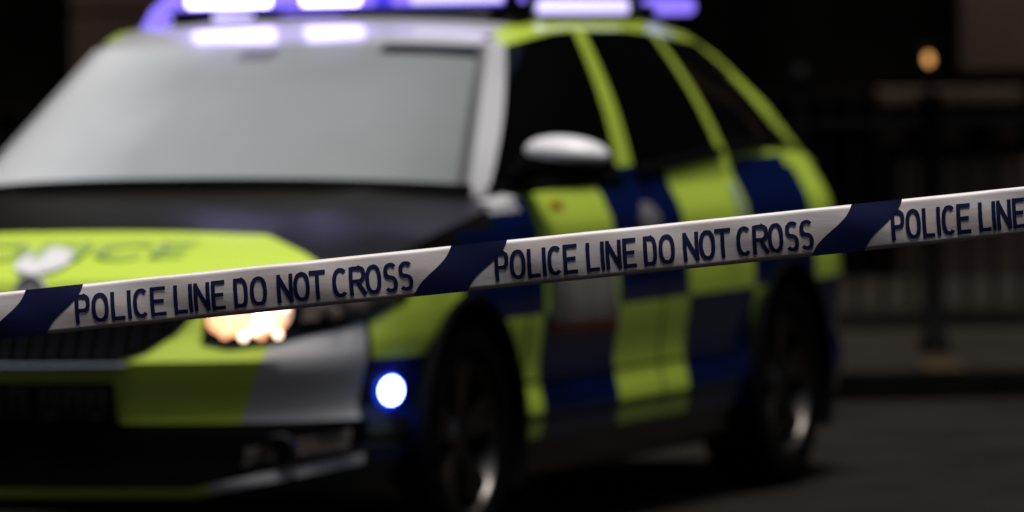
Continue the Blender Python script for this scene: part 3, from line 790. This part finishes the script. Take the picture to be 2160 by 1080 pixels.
SP = [[(150, 341), (356, 465), (482, 552), (572, 675), (688, 859)],
      [(1031, 1206), (1223, 1330), (1345, 1411), (1428, 1530), (1541, 1705)],
      [(1870, 2040), (2056, 2156), (2172, 2240), (2256, 2356), (2368, 2530)],
      [(-420, -420), (-420, -420), (-390, -325), (-308, -208), (-196, -28)]]
def arc(cx, cy, rx, ry, a0, a1, n=18, e=.8):
    o = []
    for i in range(n+1):
        t = math.radians(a0+(a1-a0)*i/n); c, q = math.cos(t), math.sin(t)
        o.append((cx+rx*math.copysign(abs(c)**e, c), cy+ry*math.copysign(abs(q)**e, q)))
    return o
GL = {'P': [[(.12, 0), (.12, 1)], [(.12, .95), (.55, .95)]+arc(.55, .70, .33, .25, 90, -90, 10)+[(.12, .45)]],
      'O': [arc(.5, .5, .38, .45, 90, 450, 36, .85)],
      'L': [[(.14, 1), (.14, .05), (.95, .05)]], 'I': [[(.5, 0), (.5, 1)]],
      'C': [arc(.52, .5, .38, .45, 48, 312, 26, .85)],
      'E': [[(.95, .95), (.15, .95), (.15, .05), (.95, .05)], [(.15, .51), (.85, .51)]],
      'N': [[(.12, 0), (.12, 1)], [(.12, .93), (.86, .07)], [(.86, 0), (.86, 1)]],
      'D': [[(.12, .5), (.12, .95), (.5, .95)]+arc(.5, .5, .36, .45, 90, -90, 16, .8)+[(.12, .05), (.12, .5)]],
      'T': [[(.02, .95), (.98, .95)], [(.5, .95), (.5, 0)]],
      'R': [[(.12, 0), (.12, 1)], [(.12, .95), (.5, .95)]+arc(.5, .72, .33, .23, 90, -90, 10)+[(.12, .49)], [(.48, .47), (.90, 0)]],
      'S': [arc(.5, .73, .34, .22, 35, 270, 14, .9)+arc(.5, .27, .35, .23, 90, -145, 14, .9)]}
CELL = {'POLICE': [(150, 181), (184, 220), (224, 254), (256, 269), (270, 303), (305, 340)], 'LINE': [(353, 384), (383, 397), (397, 433), (435, 467)],
        'DO': [(481, 511), (515, 552)], 'NOT': [(569, 604), (604, 639), (637, 673)], 'CROSS': [(686, 720), (722, 760), (757, 791), (795, 826), (827, 859)]}
HPX = 60.0
def word(bm, wd, a, b):
    cs = CELL[wd]; A0, B0 = cs[0][0], cs[-1][1]; k = (b-a)/(B0-A0); lay = 0
    for ch, (l, r_) in zip(wd, cs):
        l = a+(l-A0)*k; r_ = a+(r_-A0)*k
        for st in GL[ch]:
            P = [Vector((l+(r_-l)*x_, HPX*y_)) for x_, y_ in st]; Q = [P[0]]
            for p, q in zip(P, P[1:]):
                n = max(1, int((q-p).length/8)); Q += [p.lerp(q, i/n) for i in range(1, n+1)]
            closed = (Q[0]-Q[-1]).length < .5; hw = 4.1; prev = None; lay += 1; first = None
            for i, p in enumerate(Q):
                d0 = (p-Q[i-1]).normalized() if i else ((Q[0]-Q[-2]).normalized() if closed else (Q[1]-Q[0]).normalized())
                d1 = (Q[i+1]-p).normalized() if i < len(Q)-1 else ((Q[1]-Q[0]).normalized() if closed else d0)
                n0 = Vector((-d0.y, d0.x)); n1 = Vector((-d1.y, d1.x)); mm = n0+n1
                mm = mm.normalized() if mm.length > .1 else n0
                w2 = hw/max(.6, mm.dot(n0)); wob = 1+.06*math.sin(p.x*.7+p.y*.31)
                e = [p+mm*w2*wob, p-mm*w2*wob]
                vs = [bm.verts.new(tp(v.x+(1-v.y/HPX)*4-.6*math.sin(v.y/HPX*3.1)*1.5, .155+.61*v.y/HPX, .0010+.00012*(lay % 4))) for v in e]
                if prev: bm.faces.new((prev[0], vs[0], vs[1], prev[1]))
                prev = vs
for blk, spans in enumerate(SP):
    bm = bmesh.new()
    for wd_, (a, b) in zip(WORDS, spans):
        if b-a < 5: continue
        word(bm, wd_, a, b)
    finish('printed_words', bm, M['navy'], tape, smooth=80)
